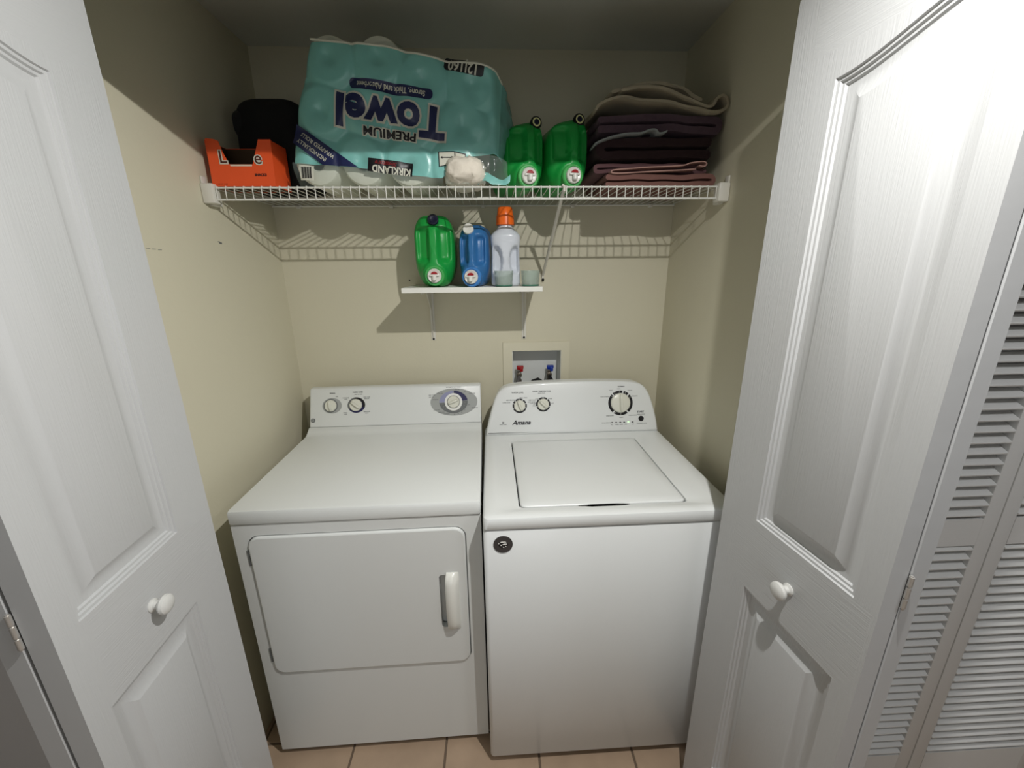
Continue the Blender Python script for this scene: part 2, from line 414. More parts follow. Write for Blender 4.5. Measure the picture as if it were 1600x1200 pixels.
# door slab with the grip pocket
bm = N()
dz0, dz1, dx0, dx1 = .3605, .8505, .0370, .6385
pocket = rrect(.5560, .6010, .502, .694, .010, 6)
slab = rrect(dx0, dx1, dz0, dz1, .033, 8)
e2 = offset_poly(slab, .0045); e1 = offset_poly(slab, .0015)
plate(bm, e2, [pocket], -.0070, .010)
loft(bm, [[(p[0], -.0070, p[1]) for p in e2], [(p[0], -.0055, p[1]) for p in e1], [(p[0], -.002, p[1]) for p in slab], [(p[0], .0165, p[1]) for p in slab]], False, True)
bmesh.ops.remove_doubles(bm, verts=bm.verts[:], dist=1e-6)
ddoor = done('door', bm, M['dwhite'], dr, 30)
# grip: a bulging bar rooted along its outer edge, hollow toward the pocket
bm = N(); rings = []
for k in range(13):
    t = k/12; z = .494+.208*t; e = min(1, sin(pi*t)**.35+.0) if 0 < t < 1 else 0
    w2 = .012+.004*e; h = .004+.026*e
    x0, x1 = .578, .615
    rings.append([(x0+.001, -.006, z), (x0-.003*e, -.006-h*.75, z), (x0+.005, -.006-h, z), (x0+.020, -.006-h*.96, z), (x1-.006, -.006-h*.65, z), (x1, -.006, z)])
loft(bm, rings)
bmesh.ops.subdivide_edges(bm, edges=[], cuts=0)
done('handle', bm, M['plastic'], ddoor, 50)
for z in (.430, .782):
    bm = N(); box(bm, .0290, .0372, -.0030, .003, z-.026, z+.026, .0015, 1); done('hinge', bm, M['midgrey'], dr)
# top with rolled front lip and the ramp up to the console
prof = [(-.004, .8925), (-.0055, .898), (-.0055, .924), (-.002, .9315), (.006, .9345), (.495, .9345), (.508, .9365), (.522, .944), (.538, .954), (.546, .955), (.648, .955), (.648, .8925)]
bm = N()
xs = [(0, .004), (.0015, .0012), (.005, 0), (WD-.005, 0), (WD-.0015, .0012), (WD, .004)]
rings = []
for x, ins in xs:
    P = offset_poly(prof[::-1], ins)[::-1] if ins else prof
    rings.append([(x, p[0], p[1]) for p in P])
loft(bm, rings); done('top_panel', bm, M['dwhite'], dr, 40)
# console
bm = N(); prof = [(.546, .9565), (.5975, 1.0905), (.601, 1.0965), (.607, 1.0995), (.630, 1.100), (.648, 1.094), (.648, .9565)]
rings = []
for x, ins in ((.002, .005), (.0035, .0015), (.007, 0), (WD-.005, 0), (WD-.0015, .0015), (WD, .005)):
    P = offset_poly(prof[::-1], ins)[::-1] if ins else prof
    rings.append([(x, p[0], p[1]) for p in P])
loft(bm, rings); con = done('console', bm, M['dwhite'], dr, 40)
CP = Plane((0, .546, .9565), (1, 0, 0), (0, .0515, .134))
VZ = CP.v.z
def vv(z): return (z-.9565)/VZ
def dial(P, a, b, r, h, ang, parent, name='control_knob', ridge=.22, m=None):
    """round base with a raised grip bar across it"""
    bm = N(); lathe(bm, [(r, 0), (r, .004), (r*.96, .006), (r*.90, .0075), (0, .0078)], P.p(a, b), P.n, 40)
    n = 14; rings = []
    ca, sa = cos(radians(ang)), sin(radians(ang))
    for k in range(n+1):
        t = -1+2*k/n; L = r*.93*t; wd = r*ridge*(1-.45*abs(t)**3)*(1 if abs(t) < .99 else .6); hh = .0075+(h-.0075)*(1-abs(t)**5*.75)
        row = []
        for (q, z) in ((-1.25, .006), (-.9, hh*.8), (-.55, hh*.97), (0, hh), (.55, hh*.97), (.9, hh*.8), (1.25, .006)):
            lx, ly = L, wd*q
            row.append(P.p(a+lx*ca-ly*sa, b+lx*sa+ly*ca, z))
        rings.append(row)
    loft(bm, rings); return done(name, bm, m or M['knob'], parent, 40)
# knob 1 & 2
z1 = vv(1.034)
bm = N(); CP.ring(bm, .089, z1, .0, .038, 0, .0006, k=.82); done('dial_ring', bm, M['grey'], con)
bm = N(); CP.ring(bm, .084, z1, .0, .0275, .0006, .0014); done('dial_ring', bm, M['midgrey'], con)
dial(CP, .084, z1, .0235, .019, 98, con)
bm = N(); CP.ring(bm, .185, z1, .0, .0345, 0, .0008, a0=0, a1=360, k=.90, mi=0)
CP.ring(bm, .185, z1, .025, .0346, .0004, .0011, a0=-20, a1=105, k=.90, mi=1)
CP.ring(bm, .185, z1, .025, .0346, .0004, .0011, a0=105, a1=215, k=.90, mi=2)
done('dial_ring', bm, [M['navy'], M['black'], M['midgrey']], con)
dial(CP, .183, z1, .0245, .019, -38+180, con)
# timer dial
zt = vv(1.035)
bm = N(); CP.ring(bm, .576, zt, 0, .0955, 0, .0005, k=.585, n=72); done('dial_plate', bm, M['grey'], con)
bm = N()
CP.ring(bm, .574, zt, .034, .0575, .0004, .0012, 8, 88, k=.80, mi=0)
CP.ring(bm, .574, zt, .034, .0575, .0004, .0012, 90, 182, k=.80, mi=1)
CP.ring(bm, .574, zt, .034, .0575, .0004, .0012, 184, 366, k=.80, mi=2)
for q in range(192, 360, 18):
    a = radians(q); merge(bm, text_bm('I', .009), 3, CP.mtx(.574+.046*cos(a), zt+.0368*sin(a), .0016, a-pi/2))
done('dial_ring', bm, [M['navy'], M['lilac'], M['midgrey'], M['grey']], con)
bm = N(); CP.ring(bm, .574, zt, 0, .0355, .0006, .003); done('dial_ring', bm, M['whiteprint'], con)
bm = N(); CP.ring(bm, .574, zt, 0, .0262, .003, .0036); done('dial_ring', bm, M['midgrey'], con)
dial(Plane(CP.p(0, 0, .003), CP.u, CP.v), .574, zt, .0245, .019, 20, con)
bm = N(); s = .0052
def T_(t, a, z, sz=s, mi=0, P=CP, **k): P.text(bm, t, a, z, sz, mi=mi, off=k.pop('off', .00012), **k)
T_('SIGNAL', .091, z1+.050, .0066, off=.0003); T_('OFF', .108, z1+.036)
T_('FABRIC CARE', .190, z1+.052, .0066, off=.0003); T_('(HEAT SETTING)', .193, z1+.043, .0042)
for a, b, t in ((.145, .030, 'COTTONS'), (.145, .024, 'HIGH'), (.224, .031, 'EASY CARE'), (.224, .025, 'MEDIUM'), (.144, -.030, 'EXTRA'), (.144, -.036, 'LOW'), (.224, -.028, 'DELICATES'), (.224, -.034, 'LOW')): T_(t, .185+(a-.185)*1.05, z1+b, .0052)
for a, b, t in ((.575, .0605, 'AUTOMATIC DRY CYCLES'), (.487, .030, 'EASY CARE'), (.485, .022, 'LESS DRY'), (.520, .036, 'MORE DRY'), (.500, .011, 'OPTIMUM'),
                (.505, -.031, 'COTTONS'), (.525, -.041, 'MORE DRY'), (.545, -.048, 'OPTIMUM'), (.650, .033, 'EASY CARE'), (.660, -.026, 'TIMED DRY'), (.636, -.014, 'MIN'),
                (.620, .040, 'OFF'), (.590, .050, 'LESS DRY'), (.577, -.050, '60'), (.592, -.048, '50'), (.606, -.043, '40'), (.618, -.034, '30')): T_(t, a, zt+b, .0052)
merge(bm, (lambda b: (box(b, .638, .660, -.0, .0006, 0, .016), b)[1])(N()), 1, CP.mtx(0, zt+.010) @ Matrix.Rotation(-pi/2, 4, 'X') @ Matrix.Scale(-1, 4, (0, 0, 1)))
done('printed_text', bm, [M['midgrey'], M['grey']], con, norm=False)
bm = N(); CP.ring(bm, .0155, vv(.981), 0, .0085, 0, .0012); CP.ring(bm, .0155, vv(.981), .0030, .0050, .0012, .0016, mi=1)
done('round_emblem', bm, [M['midgrey'], M['grey']], con)

# ---------------------------------------------------------------- washer
wa = thing('washing_machine', 'white top-loading washing machine with a dark round sticker on its front', 'washing machine', (.7917, -.7815, 0), .0071)
WW = .699
bm = N()
R0 = [rrect(0+i, WW-i, i, .645-i, .012, 5) for i in (.002, 0, 0, .002)]
loft(bm, [[(p[0], p[1], z) for p in q] for q, z in zip(R0, (.030, .033, .8835, .886))])
done('cabinet', bm, M['white'], wa, 50)
for x in (.05, WW-.05):
    for y in (.06, .60): bm = N(); lathe(bm, [(.018, 0), (.020, .004), (.012, .008), (.008, .032)], (x, y, 0), (0, 0, 1), 16); done('foot', bm, M['gapdark'], wa)
# deck: nested rounded rectangles from the skirt up over the rim and down into the lid opening
bm = N(); mm = 24; rings = []
def rr(x0, x1, y0, y1, r, z, notch=0):
    P = rrect(x0, x1, y0, y1, r, 6, mm); out = []
    for p in P:
        x, y = p
        if notch and y < y0+.001 and .280 < x < .412: y -= notch*min(1, (x-.280)/.022, (.412-x)/.022)
        out.append((x, y, z))
    return out
rings.append(rr(.001, WW-.001, -.002, .645, .012, .8895)); rings.append(rr(0, WW, -.004, .646, .012, .892))
rings.append(rr(0, WW, -.004, .646, .014, .914)); rings.append(rr(.003, WW-.003, -.001, .645, .014, .9215)); rings.append(rr(.009, WW-.009, .006, .640, .014, .9248))
rings.append(rr(.040, WW-.050, .030, .535, .03, .9240)); rings.append(rr(.047, WW-.058, .036, .528, .03, .9205))
rings.append(rr(.096, .586, .045, .508, .02, .9205, .004)); rings.append(rr(.1000, .5820, .049, .504, .018, .9185, .010)); rings.append(rr(.1012, .5808, .0505, .5028, .018, .9150, .012)); rings.append(rr(.1012, .5808, .0505, .5028, .018, .8935, .012))
loft(bm, rings, True, False)
done('top_panel', bm, M['white'], wa, 40)
bm = N(); box(bm, .102, .580, .039, .502, .8875, .8930); done('lid_gap_shade', bm, M['gapdark'], wa)  # dark plate standing in for the shade in the gap under the lid
bm = N(); rings = []
for ins, z, cut in ((0, .8955, -.035), (0, .9155, -.030), (0, .9172, -.002), (.0015, .9195, 0), (.005, .9212, 0), (.03, .9215, 0)): rings.append(rr(.1048+ins, .5772-ins, .0540+ins, .4995-ins, max(.017-ins*.3, .005), z, cut))
loft(bm, rings); done('lid', bm, M['white'], wa, 40)
# console
V2 = Vector((0, .055, .197)).normalized()
WP = Plane((0, .545, .9255), (1, 0, 0), V2)
out = [(.004, 0), (.695, 0), (.6925, .030), (.686, .068), (.677, .105), (.667, .138), (.655, .164), (.640, .183), (.620, .194), (.595, .200), (.55, .204), (.46, .207), (.35, .208), (.24, .206), (.16, .202), (.105, .196), (.078, .188), (.058, .172), (.044, .148), (.031, .110), (.018, .062), (.009, .028)]
def densify(P, k=3):
    n = len(P); o = []
    for i in range(n):
        p0, p1, p2, p3 = P[i-1], P[i], P[(i+1) % n], P[(i+2) % n]
        sharp = i in (0,) or i == n-1 or i == 1
        for j in range(k):
            t = j/k
            if i == 0 or i == 1 or i == n-1: o.append((p1[0]+(p2[0]-p1[0])*t, p1[1]+(p2[1]-p1[1])*t))
            else: o.append(tuple(.5*((2*p1[c])+(-p0[c]+p2[c])*t+(2*p0[c]-5*p1[c]+4*p2[c]-p3[c])*t*t+(-p0[c]+3*p1[c]-3*p2[c]+p3[c])*t**3) for c in (0, 1)))
    return o
out = densify(out)
rings = []
for ins, n_ in ((.010, .0), (.005, -.0012), (.0015, -.005), (0, -.010)): rings.append([WP.p(p[0], p[1], n_) for p in offset_poly(out, ins)])
rings.append([Vector((p[0]*.985+.005, .64, .9255+p[1]*V2.z*.985)) for p in out])
bm = N(); loft(bm, rings); wc = done('console', bm, M['white'], wa, 45)
def wv(z): return (z-.9255)/V2.z
WQ = Plane(WP.p(0, 0, 0), WP.u, WP.v)
def seg_ring(a, b, r0, r1, gaps, m0):
    bm = N(); g = sorted(gaps); gw = 7
    for i, q in enumerate(g):
        e = g[(i+1) % len(g)]+(360 if i == len(g)-1 else 0)
        WQ.ring(bm, a, b, r0, r1, 0, .0008, q+gw/2, e-gw/2, n=24)
    return done('dial_ring', bm, m0, wc)
k1 = (.140, wv(1.036)); k2 = (.2335, wv(1.039)); k3 = (.5435, wv(1.037))
seg_ring(*k1, .0225, .0285, [20, 60, 95, 130, 160, 200, 340], M['black'])
dial(WQ, *k1, .0225, .020, 112, wc)
seg_ring(*k2, .0225, .0285, [-18, 50, 90, 130, 198], M['black'])
dial(WQ, *k2, .0225, .020, 138, wc)
seg_ring(*k3, .0395, .0495, [-52, 45, 76, 132, 232], M['black'])
dial(WQ, *k3, .0388, .022, 91, wc, ridge=.14)
bm = N()
for q in (30, 62, 95, 120, 142, 240, 270, 305): a = radians(q); merge(bm, text_bm('I', .010), 0, WQ.mtx(k3[0]+.044*cos(a), k3[1]+.044*sin(a), .0012, a-pi/2))
done('dial_marks', bm, M['whiteprint'], wc, norm=False)
bm = N(); lathe(bm, [(.0105, 0), (.0105, .003), (.0092, .0042), (.006, .0036), (0, .0034)], WQ.p(.6255, wv(.975)), WQ.n, 28); done('start_button', bm, M['black'], wc)
bm = N(); WQ.text(bm, 'Amana', .145, wv(.9715), 0.0245, off=.0006, shear=.35, xs=1.04, ext=.0003); done('logo', bm, M['black'], wc, norm=False)
bm = N()
def T2(t, a, z, sz=.0052, mi=0, off=.0001): WQ.text(bm, t, a, wv(z), sz, mi=mi, off=off)
T2('WATER LEVEL', .133, 1.086, .0075, off=.0002); T2('WASH TEMPERATURE', .228, 1.089, .0075, off=.0002); T2('(RINSE COLD)', .228, 1.082, .0045)
T2('NORMAL', .548, 1.100, .0070, off=.0002); T2('HEAVY', .538, 1.091, .0045)
for a, z, t in ((.088, 1.049, 'SUPER LOAD'), (.105, 1.058, 'MEDIUM LOAD'), (.155, 1.066, 'SMALL LOAD'), (.190, 1.056, 'DEEP WASH'), (.187, 1.049, 'AUTO SENSE'), (.193, 1.044, 'LOAD SIZE'), (.210, 1.060, 'COOL'), (.262, 1.060, 'WARM'), (.271, 1.042, 'HOT'), (.198, 1.040, 'TAP'), (.198, 1.034, 'COLD'),
                (.505, 1.086, 'LIGHT'), (.583, 1.084, 'CASUAL'), (.602, 1.062, 'DELICATE'), (.480, 1.062, 'SOAK & RINSE'), (.500, .988, 'RINSE & SPIN'), (.592, .988, 'DRAIN & SPIN'), (.546, .981, 'BULKY'),
                (.484, .9615, 'CYCLE STATUS'), (.507, .954, 'FILL'), (.527, .954, 'WASH'), (.545, .954, 'RINSE'), (.563, .954, 'SPIN'), (.592, .954, 'LID'), (.626, .991, 'PUSH & HOLD'), (.628, .956, 'CONTROL LOCK')): T2(t, a, z)
T2('START', .624, 1.001, .0095, off=.0005)
done('printed_text', bm, M['midgrey'], wc, norm=False)
bm = N(); T2('EE', .073, .973, .008, 0, .0004); T2('ENERGY SAVER', .073, .966, .004); done('printed_emblem', bm, M['midgrey'], wc, norm=False)
for i, a in enumerate((.508, .5245, .541, .557, .574, .591)):
    bm = N(); WQ.ring(bm, a, wv(.9625), 0, .0042, 0, .001, k=.45, n=16)
    done('indicator_light', bm, M['led'] if i == 4 else M['black'], wc)
# round sticker with a small printed car-like mark
FP = Plane((0, 0, 0), (1, 0, 0), (0, 0, 1))
bm = N(); FP.ring(bm, .053, .842, 0, .0255, -.0001, .0022, n=56, mi=0); FP.ring(bm, .053, .842, .0245, .0262, -.0001, .0014, n=56, mi=0)
def blob(bm, P, pts, c0, c1, mi): loft(bm, [[P.p(a, b, c0) for a, b in pts], [P.p(a, b, c1) for a, b in pts]], True, True, mi)
o_ = (.053, .842)
def q_(l): return [(o_[0]+a*.001, o_[1]+b*.001) for a, b in l]
blob(bm, FP, q_([(-13, 5), (-9, 8), (10, 6), (14, 3), (14, -2), (8, -7), (-3, -11), (-8, -8), (-13, -1)]), .002, .0026, 1)
for pl in ([(-8, 8), (-4, 10), (6, 9.5), (9, 7.5), (0, 7), (-5, 6)], [(-2, 2), (4, 3.5), (11, 3), (10, 1), (1, -1)], [(-8, 0), (-5, 1), (-3, -2), (-6, -3.5)], [(-13, 4), (-11, 7), (-10, 4), (-12, 2)], [(-1, -6), (3, -6), (3, -9), (0, -9)], [(6, -5), (8, -3.5), (9, -5), (7, -7)]):
    blob(bm, FP, q_(pl)[::-1], .0025, .0030, 2)
done('round_sticker', bm, [M['badge'], M['inkblack'], M['whiteprint']], wa)

# ---------------------------------------------------------------- wire shelf
ws = thing('wire_shelf', 'white ventilated wire shelf spanning the closet above the small board shelf', 'shelf', (0, 0, 0))
SZ = 1.797; SY = -.388
bm = N()
n = int((W_-.02)/.02545)
for i in range(n+1):
    x = .012+i*(W_-.024)/n
    tube(bm, [(x, -.010, SZ-.0015), (x, SY-.002, SZ-.0015), (x, SY-.0045, SZ-.004), (x, SY-.0045, SZ-.037)], .00135, 6)
done('cross_wires', bm, M['wire'], ws)
for y, z, r in ((SY, SZ-.0045, .0026), (SY-.001, SZ-.037, .0028), (-.014, SZ-.005, .003), (-.20, SZ-.005, .003)):
    bm = N(); tube(bm, [(.004, y, z), (W_-.004, y, z)], r, 10); done('rail_wire', bm, M['wire'], ws)
for sx in (0, 1):
    bm = N(); X = lambda a: a if sx == 0 else W_-a
    a, b = sorted((X(.0005), X(.034)))
    box(bm, a, b, SY-.016, SY+.020, SZ-.048, SZ+.006, .004)
    a, b = sorted((X(.0005), X(.006))); box(bm, a, b, SY-.010, SY+.012, SZ+.002, SZ+.026, .002)
    a, b = sorted((X(.0005), X(.020))); box(bm, a, b, SY+.010, SY+.045, SZ-.052, SZ-.020, .004)
    done('end_bracket', bm, M['bracket'], ws)
for x in (.10, .45, .80, 1.15, 1.46):
    bm = N(); box(bm, x-.008, x+.008, -.019, -.0005, SZ-.014, SZ-.001, .003); done('wall_clip', bm, M['bracket'], ws)
bm = N(); a = Vector((1.053, SY-.004, SZ-.006)); b = Vector((1.038, -.006, 1.530))
tube(bm, [a+Vector((-.006, -.004, .006)), a+Vector((-.001, -.007, .002)), a+Vector((0, -.003, -.008)), a.lerp(b, .06), b, b+Vector((0, .002, -.012)), (1.038, -.003, 1.505)], [.0035, .004, .0045, .0055, .0055, .005, .005], 10)
br = done('support_brace', bm, M['bracket'], ws)
bm = N(); lathe(bm, [(.0055, 0), (.0055, .002), (.002, .0045)], (1.038, -.008, 1.511), (0, -1, 0), 16); done('screw', bm, M['screw'], br)

# ---------------------------------------------------------------- small board shelf
bs = thing('wall_shelf', 'small white board shelf on two thin metal brackets', 'shelf', (0, 0, 0))
BZ = 1.497
bm = N(); box(bm, .519, 1.005, -.280, -.0008, BZ-.0175, BZ, .0012, 1); done('board', bm, M['board'], bs)
for x in (.578, .960):
    bm = N()
    box(bm, x-.009, x+.009, -.0030, -.0006, 1.268, BZ-.0178, .0008, 1); box(bm, x-.009, x+.009, -.235, -.0006, BZ-.0205, BZ-.0178, .0008, 1)
    box(bm, x-.0012, x+.0012, -.008, -.003, 1.285, BZ-.020); box(bm, x-.0012, x+.0012, -.225, -.003, BZ-.026, BZ-.020)
    web = [(-.003, 1.282), (-.003, BZ-.021), (-.125, BZ-.021), (-.125, BZ-.024), (-.030, 1.40), (-.010, 1.282)]
    loft(bm, [[(x-.0008, a, b) for a, b in web], [(x+.0008, a, b) for a, b in web]])
    k = done('bracket', bm, M['bracket'], bs)
    for z in (1.274,):
        bm = N(); lathe(bm, [(.0045, 0), (.0045, .0015), (.001, .003)], (x, -.003, z), (0, -1, 0), 14); done('screw', bm, M['screw'], k)
    for dx in (-.015, .014):
        bm = N(); lathe(bm, [(.0048, 0), (.0048, .0025), (.001, .004)], (x+dx, -.0006, BZ-.030), (0, -1, 0), 14); done('screw', bm, M['screw'], k)
bm = N(); lathe(bm, [(.003, 0), (.003, .0012), (0, .0014)], (.495, -.0002, 1.515), (0, -1, 0), 12); tag(done('wall_anchor', bm, M['screw']), 'tiny dark screw anchor in the wall beside the small board shelf', 'screw')

# ---------------------------------------------------------------- supply box
ob = thing('washer_outlet_box', 'recessed white plumbing box with beige frame above the washer', 'outlet box', (0, 0, 0))
bm = N(); plate(bm, [(.870, .997), (1.156, .997), (1.156, 1.2535), (.870, 1.2535)], [[(OX0+.001, OZ0+.001), (OX1-.001, OZ0+.001), (OX1-.001, OZ1-.001), (OX0+.001, OZ1-.001)]], -.006, -.0005)
done('frame', bm, mat('box_frame_paint', (.84, .82, .73), .5, bump=.2, bscale=90), ob)
bm = N(); t = .002
a0, a1, c0, c1 = OX0+.001, OX1-.001, OZ0+.001, OZ1-.001
box(bm, a0, a0+t, -.003, .085, c0, c1); box(bm, a1-t, a1, -.003, .085, c0, c1); box(bm, a0, a1, -.003, .085, c1-t, c1); box(bm, a0, a1, -.003, .085, c0, c0+t); box(bm, a0, a1, .085, .088, c0, c1)
done('box_body', bm, M['boxin'], ob)
for x, mh in ((.941, 'red'), (1.076, 'blueh')):
    bm = N(); y = .045
    tube(bm, [(x, y, 1.038), (x, y, 1.115)], .008, 14); lathe(bm, [(.012, 0), (.013, .004), (.013, .014), (.009, .018)], (x, y, 1.060), (0, 0, 1), 6)
    lathe(bm, [(.012, 0), (.012, .022), (.007, .024)], (x, y+.008, 1.098), (0, -1, 0), 16)
    v = done('valve', bm, M['brass'], ob)
    bm = N(); lathe(bm, [(.008, 0), (.010, .003), (.010, .009), (.006, .011)], (x, y, 1.120), (0, 0, 1), 14)
    box(bm, x-.010, x+.020, y-.008, y+.006, 1.124, 1.139, .003); box(bm, x+.004, x+.018, y-.010, y+.006, 1.112, 1.132, .003)
    done('valve_handle', bm, M[mh], v)
for x, mm_, lab in ((.925, 'hoseg', 'grey supply hose under the red valve in the plumbing box'), (1.098, 'hose', 'black supply hose under the blue valve in the plumbing box')):
    bm = N(); s_ = 1 if x > 1 else -1; xv = 1.076 if x > 1 else .941
    tube(bm, [(xv, .030, 1.092), (xv+s_*.006, .010, 1.082), (x, -.012, 1.060), (x, -.030, 1.02), (x, -.035, .96), (x, -.036, .80)], .0075, 12)
    tag(done('supply_hose', bm, M[mm_]), lab, 'hose')
bm = N(); tube(bm, [(1.000, .050, 1.041), (1.004, .030, 1.068), (1.022, .012, 1.080), (1.045, -.012, 1.070), (1.050, -.028, 1.03), (1.050, -.034, .95), (1.050, -.034, .80)], .011, 12)
tag(done('drain_hose', bm, M['hose']), 'thick black drain hose hooked into the plumbing box between its valves', 'hose')

# ---------------------------------------------------------------- jugs lying on their backs, spigot toward the room
def sstep(a, b, x):
    t = max(0, min(1, (x-a)/(b-a))); return t*t*(3-2*t)
def tap(parent, x, z, y, s=1.0):
    bm = N(); lathe(bm, [(.0235*s, 0), (.0235*s, .010), (.0215*s, .0125), (.019*s, .011), (0, .0105)], (x, y, z), (0, -1, 0), 32)
    # nozzle and side wings
    lathe(bm, [(.0075*s, 0), (.0075*s, .014), (.006*s, .016)], (x, y-.019, z+.001), (0, 0, -1), 14)
    box(bm, x-.017*s, x+.017*s, y-.018, y-.008, z-.001, z+.005, .002)
    t = done('tap', bm, M['plastic'], parent)
    bm = N(); n = 12; P = [(x+.011*s*cos(pi*i/n), z+.005+.009*s*sin(pi*i/n)) for i in range(n+1)]
    loft(bm, [[(a, y-.009, b) for a, b in P], [(a, y-.0185, b) for a, b in P]]); done('tap_button', bm, M['tapred'], t)
def jug(label, loc, rz, w, h, d, m, msoft, cap, capx, skew=0, handle_x=0):
    t = thing('detergent_jug', label, 'detergent jug', loc, rz, None)
    bm = N(); nu, nv = 96, 40; rings = []
    cz = h/2
    # front-to-back profile: radius factor by depth
    prof = []
    for k in range(nv+1):
        t_ = k/nv
        if t_ < .55: a = t_/.55*pi/2; prof.append((sin(a)**.80, .060*(1-cos(a))**1.0))
        elif t_ < .85: q = (t_-.55)/.30; prof.append((1, .060+(d-.085)*q))
        else: a = (t_-.85)/.15*pi/2; prof.append((cos(a)**.6 if a < pi/2-1e-6 else 0, d-.025+.025*sin(a)))
    for f, y in prof:
        R = []
        for i in range(nu):
            a = 2*pi*i/nu; e = 2/3.8
            cx = (abs(cos(a))**e)*(1 if cos(a) >= 0 else -1); sz = (abs(sin(a))**e)*(1 if sin(a) >= 0 else -1)
            taper = 1-.14*sstep(.2, 1, -sz)-.05*sstep(.5, 1, sz)
            f_ = max(f, .002)
            x = w/2*cx*f_*(1+(taper-1)*f_); z = cz+h/2*sz*f_
            if skew: z -= skew*(.5-x/w)*sstep(.45, 1, z/h)*h
            yy = y
            if y < .07:
                # two hollows either side of the upright grip
                hx = x-handle_x*w
                band = sstep(.33, .42, z/h)*(1-sstep(.76, .84, z/h))
                side = sstep(.085*w, .16*w, abs(hx))*(1-sstep(.32*w, .45*w, abs(x)))
                yy += .023*band*side*f**0*(1 if y < .05 else 1-(y-.05)/.02)
                grip = (1-sstep(.07*w, .13*w, abs(hx)))*sstep(.30, .40, z/h)*(1-sstep(.80, .9, z/h))
                yy -= .006*grip
                # boss round the tap
                r = sqrt(x*x+((z-.165*h))**2)
                yy -= .012*(1-sstep(.038, .052, r))
            R.append((x, yy, z))
        rings.append(R)
    loft(bm, rings); body = done('body', bm, m, t, 60)
    bm = N(); lathe(bm, [(.034, -.02), (.034, -.002), (.031, .002), (.027, .002), (.0265, -.001)], (0, -.010, .165*h), (0, -1, 0), 36); done('spout_collar', bm, msoft, t)
    tap(t, 0, .165*h, -.009)
    # vent cap near the top, facing forward and up
    o = Vector((capx*w, .020 if not skew else .034, (.915 if not skew else .905)*h)); ax = Vector((0, -1, .12 if skew else .30)).normalized()
    if cap[0] == 'ring':
        bm = N(); lathe(bm, [(.014, -.03), (.0165, -.004), (.018, 0), (.018, .010), (.0165, .013), (.011, .0125)], o, ax, 32); c = done('vent_cap', bm, M['capblack'], t)
        bm = N(); lathe(bm, [(.0125, .0), (.0125, .0135), (.0085, .0136)], o, ax, 32); done('cap_ring', bm, M['yellowring'], c)
        bm = N(); lathe(bm, [(.0085, .0), (.0085, .0145), (.002, .0150)], o, ax, 28); done('cap_button', bm, M['capnavy'], c)
    else:
        bm = N(); lathe(bm, [(.015, -.03), (.017, -.004), (.0185, 0), (.0185, .009), (.017, .0115), (.012, .012), (.008, .0105), (0, .0105)], o, ax, 32); done('vent_cap', bm, cap[1], t)
    return t
jug('green detergent jug with ringed cap on the wire shelf, beside the towel pack', (.948, -.330, SZ), radians(14), .134, .212, .24, M['green'], M['green_soft'], ('ring',), .27, .16, handle_x=.08)
jug('green detergent jug with ringed cap on the wire shelf, beside the folded towels', (1.086, -.330, SZ), radians(12), .136, .220, .24, M['green'], M['green_soft'], ('ring',), .22, .15, handle_x=.05)
jug('large green detergent jug with dark navy cap on the small board shelf', (.633, -.252, BZ), radians(2), .140, .240, .215, M['green'], M['green_soft'], ('plain', M['capnavy']), .02)
jb = jug('blue detergent jug with round white cap on the small board shelf', (.761, -.252, BZ), radians(-9), .106, .208, .165, M['blue'], M['blue_soft'], ('plain', M['plastic']), -.10)
bm = N(); P_ = Plane((.0535, .11, .10), (0, 1, 0), (0, 0, 1))
P_.text(bm, 'FREE', 0, .03, .03, off=.0008, rot=-pi/2); P_.text(bm, 'CLEAR', .03, .0, .02, rot=-pi/2); done('label_print', bm, M['whiteprint'], jb, norm=False)

# ---------------------------------------------------------------- white bottle with orange cap
wb = thing('softener_bottle', 'white grip-handled bottle with bright orange cap on the small shelf', 'bottle', (.8800, -.205, BZ), 0)
bm = N(); rings = []; h = .207; nz = 60; nu = 96
for k in range(nz+1):
    t = k/nz; z = .001+h*t
    w2 = .052*(1-.06*sstep(.2, .55, t)*(1-sstep(.6, .75, t)))
    d2 = .036
    top = sstep(.80, .985, t); w2 = w2*(1-top)+.0235*top; d2 = d2*(1-top)+.0235*top
    if t < .04: w2 -= .006*(1-t/.04); d2 -= .006*(1-t/.04)
    ee = 2/(2.8-(.8*top))
    R = []
    for i in range(nu):
        a = 2*pi*i/nu
        cx = (abs(cos(a))**ee)*(1 if cos(a) >= 0 else -1); cy = (abs(sin(a))**ee)*(1 if sin(a) >= 0 else -1)
        x = w2*cx; y = d2*cy
        if cy < 0:
            band = sstep(.16, .30, t)*(1-sstep(.58, .68, t)); hw = .010+.020*(abs(t-.42)/.28)**2.2
            side = sstep(hw, hw+.008, abs(x))*(1-sstep(.036, .047, abs(x)))
            y += .026*band*side
        # ribs round the shoulder
        y += -.0012*sin(pi*min(1, max(0, (t-.70)/.02)))-.0012*sin(pi*min(1, max(0, (t-.80)/.02)))
        R.append((x, y, z))
    rings.append(R)
loft(bm, rings); done('body', bm, M['bottle'], wb, 60)
bm = N(); rings = []; n = 64
for z, r in ((.205, .0285), (.207, .031), (.236, .0295), (.237, .0275), (.261, .0240), (.2635, .0215)):
    rings.append([((r+(.0007 if i % 2 else 0))*cos(2*pi*i/n), (r+(.0007 if i % 2 else 0))*sin(2*pi*i/n), z) for i in range(n)])
loft(bm, rings); done('cap', bm, M['orange'], wb, 50)
